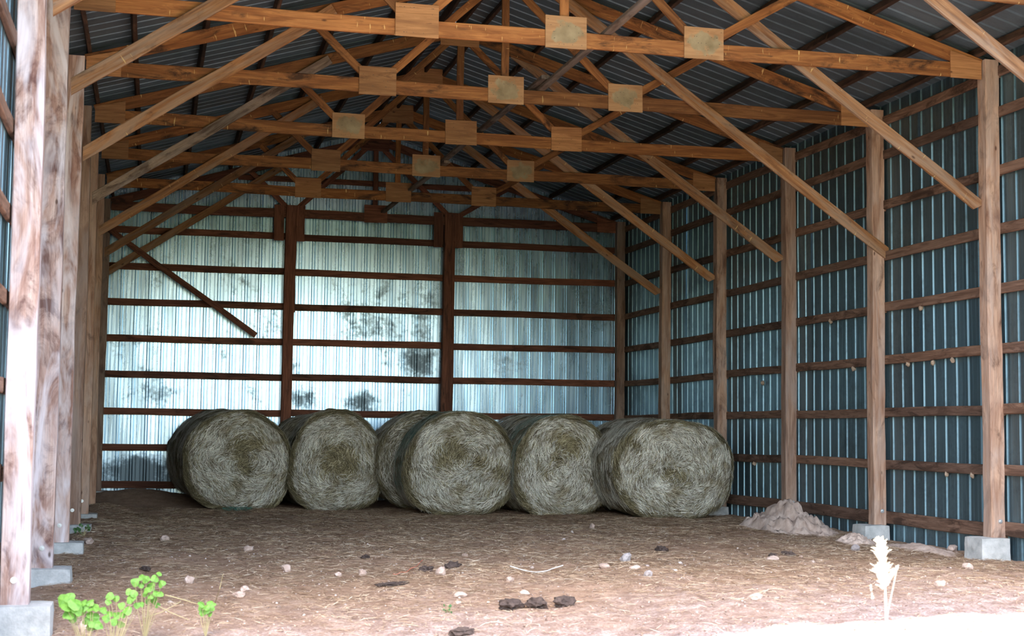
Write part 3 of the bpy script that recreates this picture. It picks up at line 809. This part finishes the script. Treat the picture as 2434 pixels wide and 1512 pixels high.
bale(2.08, 9.50, .80, .765, 1.2, math.radians(3), 1, 'leftmost front round hay bale, slumped dark hollow high on its face', 11000, 5000, None, fr_, ((0.02, .24, .17, .16), (.27, .27, .12, .11), (.12, -.12, .10, .09), (.05, .02, .12, .08)))
bale(3.565, 9.45, .72, .79, 1.2, 0, 2, 'second front round hay bale from the left, tallest with shallow dark centre', 11000, 4500, None, fr_, ((-.0, .12, .20, .07), (-.17, -.08, .12, .10), (.15, -.02, .2, .04)))
bale(5.20, 7.95, .825, .745, 1.2, math.radians(-2), 3, 'middle front round hay bale with teal net wrap and two dark hollows', 12500, 7000, (.1, 1.1, 1500), fr_, ((-.32, .02, .10, .12), (.28, .04, .12, .12), (-.1, .2, .2, .05), (.55, -.1, .12, .08)))
bale(6.66, 7.55, .715, .745, 1.2, 0, 4, 'fourth front round hay bale from the left, ragged dark patch above centre', 11500, 6500, (.1, .95, 1000), fr_, ((-.02, .36, .15, .12), (.15, .28, .14, .07), (-.12, .10, .09, .10), (-.28, -.12, .08, .08)))
bale(7.99, 6.50, .875, .665, 1.15, math.radians(2), 5, 'rightmost front round hay bale, wide and squat beside the right wall', 12500, 7000, None, fr_, ((-.12, -.08, .11, .12), (-.6, .30, .10, .14), (.1, -.16, .10, .07)))
bk = 'second row of hay bales'
bale(1.97, 10.86, .80, .70, 1.15, math.radians(6), 6, 'shadowed hay bale behind the leftmost front bale', 0, 5000, None, bk)
bale(3.42, 10.80, .74, .76, 1.15, 0, 7, 'hay bale hidden behind the second front bale', 0, 2500, None, bk)
bale(4.98, 9.36, .82, .755, 1.2, 0, 8, 'hay bale behind the middle front bale, showing left of it', 2500, 6000, None, bk)
bale(6.60, 8.94, .70, .765, 1.2, 0, 9, 'hay bale whose top shows between the middle and fourth front bales', 0, 5000, None, bk)
bale(8.06, 7.86, .76, .69, 1.2, 0, 10, 'hay bale behind the rightmost front bale, against the right wall', 0, 5000, None, bk)

def ray(u, v): return (fw+r2*((u-1217)/fpx)-u2*((v-756)/fpx))
def at_y(u, v, y):
    d = ray(u, v); t = (y-CAM.y)/d.y; return CAM+d*t
def on_ground(u, v):
    d = ray(u, v); z = -.3
    for _ in range(12):
        p = CAM+d*((z-CAM.z)/d.z); z = z*.4+.6*gzs(p.x, p.y)
    return CAM+d*((z-CAM.z)/d.z)

# ------------------------------------------------------------------ floor litter
n = 200000
X = npr.uniform(-.05, W+.05, n); Y = -3.6+13.4*npr.uniform(0, 1, n)**1.25
dens = .55+.45*np.sin(1.7*X+.8*Y+1.2*np.sin(1.1*Y))*np.sin(1.3*Y-.6*X)+.35*np.sin(5*X+3*Y)
front = np.clip((Y+3.3)/3.0, .12, 1)
keep = npr.uniform(0, 1, n) < np.clip(dens+.35, .12, 1)*front
for (bx, by, br, bl) in BALES: keep &= ~((np.abs(X-bx) < br*.62) & (Y > by+.02) & (Y < by+bl))
for (hx, hy, hrx, hry) in ((8.55, 4.05, .42, 1.0), (8.50, 2.15, .2, .25)): keep &= ((X-hx)/hrx)**2+((Y-hy)/hry)**2 > 1
X, Y = X[keep], Y[keep]; n = len(X)
Z = gz(X, Y); a = npr.uniform(0, np.pi, n); pitc = npr.normal(0, .10, n)
d = np.stack([np.cos(a)*np.cos(pitc), np.sin(a)*np.cos(pitc), np.sin(pitc)], 1)
v, f = strands(n, np.stack([X, Y, Z], 1), d, np.tile([0, 0, 1.], (n, 1)), npr.uniform(.03, .13, n), npr.uniform(.002, .0042, n)*(1+np.clip((Y+1)/6, 0, 1)*.7), npr.uniform(.003, .016, n), npr.uniform(0, .008, n))
tag(np_mesh('straw_litter', v, f, 'litter'), 'loose brown straw scattered over the dirt floor', 'straw', kind='stuff')

# gravel bits
ico_v = np.array([(0, 0, 1), (.89, 0, .45), (.28, .85, .45), (-.72, .53, .45), (-.72, -.53, .45), (.28, -.85, .45), (.72, .53, -.45), (-.28, .85, -.45), (-.89, 0, -.45), (-.28, -.85, -.45), (.72, -.53, -.45), (0, 0, -1)])
ico_f = np.array([(0,1,2),(0,2,3),(0,3,4),(0,4,5),(0,5,1),(1,6,2),(2,7,3),(3,8,4),(4,9,5),(5,10,1),(6,7,2),(7,8,3),(8,9,4),(9,10,5),(10,6,1),(11,7,6),(11,8,7),(11,9,8),(11,10,9),(11,6,10)])
n = 7500
X = npr.uniform(-.1, W+.1, n); Y = -4.6+9*npr.uniform(0, 1, n)**2.2
S = npr.uniform(.003, .010, n)*np.where(npr.uniform(0, 1, n) > .985, 2.6, 1)
P_ = np.stack([X, Y, gz(X, Y)+S*.2], 1)
vv = ico_v[None]*(S[:, None, None]*npr.uniform(.6, 1.3, (n, 12, 1)))*np.array([1.2, 1.2, .8])+P_[:, None]
ff = ico_f[None]+(np.arange(n)*12)[:, None, None]
tag(np_mesh('gravel', vv.reshape(-1, 3), ff.reshape(-1, 3), 'gravel'), 'small pale gravel bits mixed in the dirt floor', 'gravel', kind='stuff')

def rock(name, x, y, sx, sy, sz, mat, label, cat, group=None, seed=0, sink=.25, sub=2):
    bm = bmesh.new(); bmesh.ops.create_icosphere(bm, subdivisions=sub, radius=1)
    o_ = Vector((seed*3.1, seed*1.7, 0))
    for v in bm.verts:
        k_ = 1+.45*mn.noise(v.co*1.1+o_)+.2*mn.noise(v.co*3+o_)+(.45*mn.noise(v.co*2.3+o_*2)+.3*mn.noise(v.co*7+o_) if mat == 'clod' else 0)
        v.co = Vector((v.co.x*sx*k_, v.co.y*sy*k_, v.co.z*sz*k_))
    me = bpy.data.meshes.new(name); bm.to_mesh(me); bm.free(); me.materials.append(MAT[mat])
    o = link_obj(name, me, None, Matrix.Translation((x, y, gzs(x, y)+sz*(1-2*sink))) @ Matrix.Rotation(seed*1.3, 4, 'Z'))
    return tag(o, label, cat, group)
R_ = [((1048, 1368), .055, .05, .05, 'rock', 'white round stone lying before the middle bale in the foreground'),
      ((681, 1358), .04, .04, .04, 'rock', 'pale stone on the straw below the second bale'),
      ((1487, 1336), .085, .05, .06, 'rock_grey', 'pointed grey stone before the fourth bale'),
      ((1436, 1350), .055, .05, .03, 'rock', 'flat pale stone just left of the pointed grey stone'),
      ((1512, 1354), .06, .04, .025, 'rock', 'flat pinkish stone just right of the pointed grey stone'),
      ((581, 1405), .055, .04, .03, 'rock', 'whitish stone right of the leafy weeds, upper of a pair'),
      ((569, 1418), .05, .04, .028, 'rock', 'whitish stone right of the leafy weeds, lower of a pair'),
      ((589, 1311), .065, .04, .04, 'rock', 'tan stone on the litter under the gap of the first two bales'),
      ((861, 1367), .035, .035, .035, 'rock', 'small pink stone left of the white round stone'),
      ((207, 1502), .06, .05, .05, 'rock', 'white stone at the foot of the leafy weeds, bottom left'),
      ((1408, 1258), .035, .03, .05, 'rock', 'small upright pink stone close below the fourth bale'),
      ((1838, 1333), .07, .05, .03, 'rock', 'pale flat stone left of the right concrete piers'),
      ((2034, 1309), .05, .045, .045, 'rock_grey', 'grey round stone near the second right pier'),
      ((2330, 1326), .05, .05, .045, 'rock', 'reddish stone against the left side of the big right pier'),
      ((2372, 1329), .06, .05, .035, 'rock', 'pale stone against the front of the big right pier'),
      ((210, 1292), .08, .06, .045, 'rock', 'reddish lump of rock beside the third left pier'),
      ((1797, 1424), .06, .05, .03, 'rock', 'pale stone left of the seed head by the sunlit edge'),
      ((2235, 1392), .06, .05, .03, 'rock', 'pale stone right of the dry seed head'),
      ((2300, 1353), .05, .05, .04, 'rock', 'white stone between the seed head and the big right pier'),
      ((1541, 1370), .04, .04, .035, 'rock_grey', 'small grey stone under the pointed grey stone'),
      ((1247, 1415), .05, .04, .03, 'rock', 'white stone just above the dark clods'),
      ((1095, 1418), .06, .04, .03, 'rock', 'white flat stone left of the dark clods, beside a green sprig'),
      ((450, 1386), .04, .04, .04, 'rock', 'pinkish stone above the rightmost green sprig'),
      ((393, 1285), .05, .04, .035, 'rock', 'tan stone in the shaded litter before the leftmost bale'),
      ((2262, 1311), .09, .06, .05, 'rock', 'tan stone at the end of the dirt ridge by the right wall'),
      ((805, 1371), .04, .035, .025, 'rock', 'small tan stone on the litter left of the small pink stone'),
      ((1213, 1382), .035, .035, .03, 'rock', 'small pinkish stone under the curved white strip')]
R_ = [(on_ground(*r_[0]).x, on_ground(*r_[0]).y, *r_[1:]) for r_ in R_]
for q, (x, y, a_, b_, c_, m_, lb) in enumerate(R_):
    rock('stone', x, y, a_, b_, c_, m_, lb, 'stone', 'stones on the dirt floor', q+1)
CL = [((1215, 1446), .11, .07, .05, 'long dark clod in the foreground, left of a group of three'), ((1275, 1443), .11, .06, .05, 'dark clod in the middle of the foreground group of three'),
      ((1342, 1440), .085, .06, .05, 'dark clod in the foreground, rightmost of the group of three'), ((1572, 1311), .14, .06, .04, 'dark clod below the rightmost bale'),
      ((1872, 1321), .07, .05, .03, 'small dark clod near the pale flat stone on the right'), ((1075, 1349), .13, .05, .035, 'dark clod behind the white round stone'),
      ((1012, 1358), .07, .05, .035, 'dark clod left of the white round stone'), ((935, 1392), .17, .06, .02, 'flat dark patch of muck left of the white round stone'),
      ((345, 1355), .10, .05, .02, 'flat dark clod just beyond the upright green sprig'), ((1098, 1507), .09, .06, .03, 'dark clod cut by the bottom edge of the picture'), ((870, 1326), .06, .04, .02, 'small dark clod on the litter below the second bale'),
      ((1840, 1322), .05, .04, .02, 'tiny dark clod left of the small dark clod on the right')]
CL = [(on_ground(*r_[0]).x, on_ground(*r_[0]).y, *r_[1:]) for r_ in CL]
for q, (x, y, a_, b_, c_, lb) in enumerate(CL):
    rock('dirt_clod', x, y, a_, b_, c_, 'clod', lb, 'clod', 'dark clods on the floor', 90+q, .3, 3)

def heap(x, y, rx, ry, h, label, seed, mat='pile'):
    n = 44; V = []; F = []
    z0 = gzs(x, y)-.06
    for j in range(n+1):
        for i in range(n+1):
            u, v = -1+2*i/n, -1+2*j/n; r = math.sqrt(u*u+v*v)
            hh_ = max(0, 1-r)**1.0*h*1.1
            nz = mn.fractal(Vector((u*4+seed, v*4, 0)), .45, 2.2, 6)*h*.24*min(1, max(0, 1.15-r)*3)
            V.append((u*rx, v*ry, hh_+nz+(0 if r < 1 else -.05)))
    for j in range(n):
        for i in range(n): a = j*(n+1)+i; F.append((a, a+1, a+n+2, a+n+1))
    o = link_mesh('dirt_heap', V, F, mat, None, Matrix.Translation((x, y, z0+.03)), True)
    return tag(o, label, 'dirt heap', 'dirt heaps at the right wall')
heap(8.55, 4.05, .47, 1.15, .36, 'heap of pale dug dirt at the foot of the third right post', 3)
heap(8.50, 2.15, .25, .3, .12, 'small heap of dirt left of the second right pier', 8)
heap(8.76, 1.15, .26, .95, .09, 'low ridge of pale dirt along the wall between the two near right piers', 13)

# curved white strip, orange twine
V, F = [], []
pts = [on_ground(1213+12.5*t, 1354+11*math.sin(math.pi*t/10)+(1 if t < 8 else -1)) for t in range(11)]
pts = [(p[0], p[1], gzs(p[0], p[1])+.022+.012*abs(q-5)/5) for q, p in enumerate(pts)]
tube_geom(pts, .0045, 6, V, F)
tag(link_mesh('plastic_strip', V, F, 'plastic'), 'thin curved white strip lying on the dirt before the middle bales', 'strip')
V, F = [], []
pts = [on_ground(935+5*t, 1368-32*(t/14)**2+2*math.sin(t*1.3)) for t in range(15)]
pts = [(p[0], p[1], gzs(p[0], p[1])+.014) for p in pts]
tube_geom(pts, .0028, 5, V, F)
tag(link_mesh('twine', V, F, 'twine'), 'loose end of faded orange twine left of the white round stone', 'twine')
# net scrap under the first bale
n = 110
P_ = np.stack([npr.uniform(1.85, 2.25, n), npr.uniform(9.1, 9.42, n), 0*npr.uniform(0, 1, n)], 1); P_[:, 2] = gz(P_[:, 0], P_[:, 1])+.03
a = npr.uniform(0, 3.14, n); d = np.stack([np.cos(a), np.sin(a)*.5, npr.normal(0, .25, n)], 1); d /= np.linalg.norm(d, axis=1, keepdims=True)
v, f = strands(n, P_, d, np.tile([0, -.5, .86], (n, 1)), npr.uniform(.04, .14, n), npr.uniform(.003, .006, n), npr.uniform(0, .03, n), npr.uniform(0, .01, n))
tag(np_mesh('net_scrap', v, f, 'teal'), 'scrap of teal net wrap under the leftmost bale', 'net', kind='stuff')

# mud nests on the right girts
NS = [(8.96, .95, 1.74), (8.96, 1.35, 1.73), (8.96, 1.9, 1.74), (8.96, 3.2, 1.74), (8.96, .6, .53), (8.96, 1.1, .53), (8.96, 3.8, 2.36), (8.96, 5.9, 1.65), (8.96, 6.2, .52), (8.96, 1.6, 2.35)]
_nb = 'tan mud wasp nest between the two nearest right posts, '
NL = [_nb+'nearest of the upper row', _nb+'second of the upper row', _nb+'third of the upper row', 'tan mud wasp nest under the girt between the second and third right posts',
      _nb+'nearer one of the lower pair', _nb+'farther one of the lower pair', 'tan mud wasp nest high between the second and third right posts', 'tan mud wasp nest on bare steel between the third and fourth right posts',
      'tan mud wasp nest low behind the rightmost hay bale, on the wall girt', _nb+'topmost one']
for q, (x, y, z) in enumerate(NS):
    bm = bmesh.new(); bmesh.ops.create_icosphere(bm, subdivisions=2, radius=.025)
    for v in bm.verts: v.co = v.co*(1+.5*mn.noise(v.co*40+Vector((q, 0, 0)))); v.co.z *= 1.3
    me = bpy.data.meshes.new('mud_nest'); bm.to_mesh(me); bm.free(); me.materials.append(MAT['mud'])
    tag(link_obj('mud_nest', me, None, Matrix.Translation((W+.165, y, z+.02))), NL[q], 'mud nest', 'mud nests on the right wall')

# ------------------------------------------------------------------ weeds
def leaf_geom(size, seed):
    r = random.Random(seed); V = [(0, 0, 0)]; F = []; n = 12
    for i in range(n):
        t = 2*math.pi*i/n; rr = size*(.5+.06*math.sin(3*t+seed))*(1-.25*max(0, math.cos(t-math.pi))**6)
        V.append((math.cos(t)*rr+size*.45, math.sin(t)*rr*.95, -.12*size*abs(math.sin(t))+.05*size*r.uniform(-1, 1)))
    V[0] = (size*.45, 0, .02*size)
    for i in range(n): F.append((0, 1+i, 1+(i+1) % n))
    return V, F
def weed(label, base, tips, size, mat='leaf', stemmat='stem', seed=0, group=None):
    """base: world point on the ground; tips: leaf centres (world)"""
    root = empty('leafy_weed', base, label, 'weed', group)
    V, F = [], []
    r = random.Random(seed)
    for tp in tips:
        m1 = base.lerp(tp, .5)+Vector((r.uniform(-.02, .02), r.uniform(-.02, .02), .02))
        tube_geom([base, m1, tp], [.0028, .002, .0012], 5, V, F)
    link_mesh('stem', V, F, stemmat, root)
    for q, tp in enumerate(tips):
        s = size*r.uniform(.75, 1.25); Vl, Fl = leaf_geom(s, seed+q)
        dirv = (tp-base); 
        nrm = Vector((r.uniform(-.5, .5), -1+r.uniform(-.3, .5), .55+r.uniform(-.4, .5))).normalized()
        xa = Vector((r.uniform(-1, 1), r.uniform(-.2, .2), r.uniform(-.2, 1))); xa = (xa-nrm*xa.dot(nrm)).normalized(); ya = nrm.cross(xa)
        m = Matrix((xa, ya, nrm)).transposed().to_4x4(); m.translation = tp-xa*s*.45
        link_mesh('leaf', Vl, Fl, mat, root, m)
    return root
yw = -3.0
def tips(pxs, y, sp=.05): return [at_y(u, v, y+rnd.uniform(-sp, sp)) for u, v in pxs]
b1 = at_y(205, 1488, yw); b1.z = gzs(b1.x, b1.y)
T1 = [(150, 1428), (166, 1420), (158, 1444), (180, 1436), (196, 1432), (214, 1432), (222, 1445), (196, 1452), (214, 1462), (162, 1462), (172, 1468), (206, 1476), (224, 1480), (236, 1488), (218, 1490), (228, 1466), (200, 1444), (184, 1452)]
weed('largest leafy green weed, bottom left corner beside the nearest pier', b1, tips(T1, yw), .078, seed=3, group='green weeds on the floor')
b2 = at_y(272, 1482, yw); b2.z = gzs(b2.x, b2.y)
T2 = [(262, 1418), (276, 1424), (288, 1440), (258, 1432), (246, 1450), (262, 1458), (280, 1462), (294, 1462), (270, 1478), (288, 1484), (252, 1470), (302, 1452), (312, 1424), (318, 1412), (326, 1440), (308, 1408), (336, 1436)]
weed('leafy green weed in the middle of the bottom left group', b2, tips(T2, yw), .056, seed=23, group='green weeds on the floor')
yw3 = -2.6
b3 = at_y(345, 1478, yw3); b3.z = gzs(b3.x, b3.y)
T3 = [(378, 1364), (368, 1376), (384, 1388), (336, 1372), (322, 1384), (348, 1378), (358, 1390), (334, 1390), (350, 1404), (362, 1398), (372, 1410), (358, 1418), (380, 1412), (346, 1412), (366, 1428), (352, 1430), (374, 1438)]
w3 = weed('upright green sprig, tallest of the weeds at bottom left', b3, tips(T3, yw3), .052, seed=43, group='green weeds on the floor')
b4 = at_y(490, 1468, yw3); b4.z = gzs(b4.x, b4.y)
T4 = [(480, 1436), (500, 1434), (490, 1444), (478, 1446), (502, 1446), (482, 1458), (498, 1460), (490, 1454), (506, 1438)]
weed('small green sprig standing apart to the right of the other weeds', b4, tips(T4, yw3, .03), .046, seed=63, group='green weeds on the floor')
b5 = Vector((.06, 4.45, gzs(.06, 4.45)))
weed('dark green weed against the fourth left pier', b5, [b5+Vector((rnd.uniform(-.1, .08), rnd.uniform(-.05, .05), rnd.uniform(.03, .14))) for _ in range(16)], .035, 'leaf_dark', seed=83, group='green weeds on the floor')
b6 = Vector((3.0, -2.0, gzs(3.0, -2.0)))
weed('tiny green sprig in the gravel above the dark clods', b6, [b6+Vector((rnd.uniform(-.04, .03), rnd.uniform(-.03, .03), rnd.uniform(.01, .07))) for _ in range(9)], .02, 'leaf_dark', seed=93, group='green weeds on the floor')
# dry creeping stems
for q, pl in enumerate([[(392, 1414), (430, 1424), (470, 1436)], [(340, 1470), (385, 1455), (430, 1430)], [(375, 1440), (405, 1456), (450, 1474)]]):
    V, F = [], []; tube_geom([at_y(u, v, yw3) for u, v in pl], [.004, .003, .002], 5, V, F)
    link_mesh('trailing_stem', V, F, 'stem', w3)
V, F = [], []; tube_geom([on_ground(509, 1440), at_y(522, 1400, -2.3), at_y(530, 1365, -2.3)], [.003, .0025, .0015], 5, V, F)
tag(link_mesh('dry_grass', V, F, 'stem'), 'thin dry grass blade standing up behind the rightmost green sprig', 'grass blade')

# sunlit dry seed head out in front of the shed
ys_ = -5.6
sb = at_y(2105, 1500, ys_); sb.z = gzs(sb.x, sb.y)
root = empty('dry_grass_stalk', sb, 'blurred sunlit dry seed head standing at the edge of the sunlit ground', 'grass stalk')
V, F = [], []
top = at_y(2100, 1300, ys_)
tube_geom([sb, sb.lerp(top, .5)+Vector((.01, 0, 0)), top], [.008, .007, .004], 6, V, F)
side = at_y(2132, 1352, ys_); tube_geom([sb.lerp(top, .45), side], [.004, .003], 6, V, F)
link_mesh('stem', V, F, 'dry', root)
def plume(a, b_, rad, n, seed):
    r = random.Random(seed); V, F = [], []
    for _ in range(n):
        t = r.random(); p = a.lerp(b_, t); w = rad*(.35+.65*math.sin(math.pi*min(1, .2+.7*t)))*r.uniform(.3, 1.05)
        d = Vector((r.uniform(-1, 1)*.7, r.uniform(-1, 1)*.7, r.uniform(.3, 1.2))).normalized()
        tube_geom([p, p+d*w*.6, p+d*w+Vector((0, 0, -.004))], [.0045, .004, .001], 4, V, F)
    return link_mesh('seed_plume', V, F, 'dry', root)
plume(at_y(2098, 1402, ys_), at_y(2094, 1288, ys_), .085, 260, 1)
plume(at_y(2106, 1392, ys_), at_y(2134, 1350, ys_), .038, 80, 2)
plume(at_y(2074, 1425, ys_), at_y(2070, 1392, ys_), .018, 20, 3)
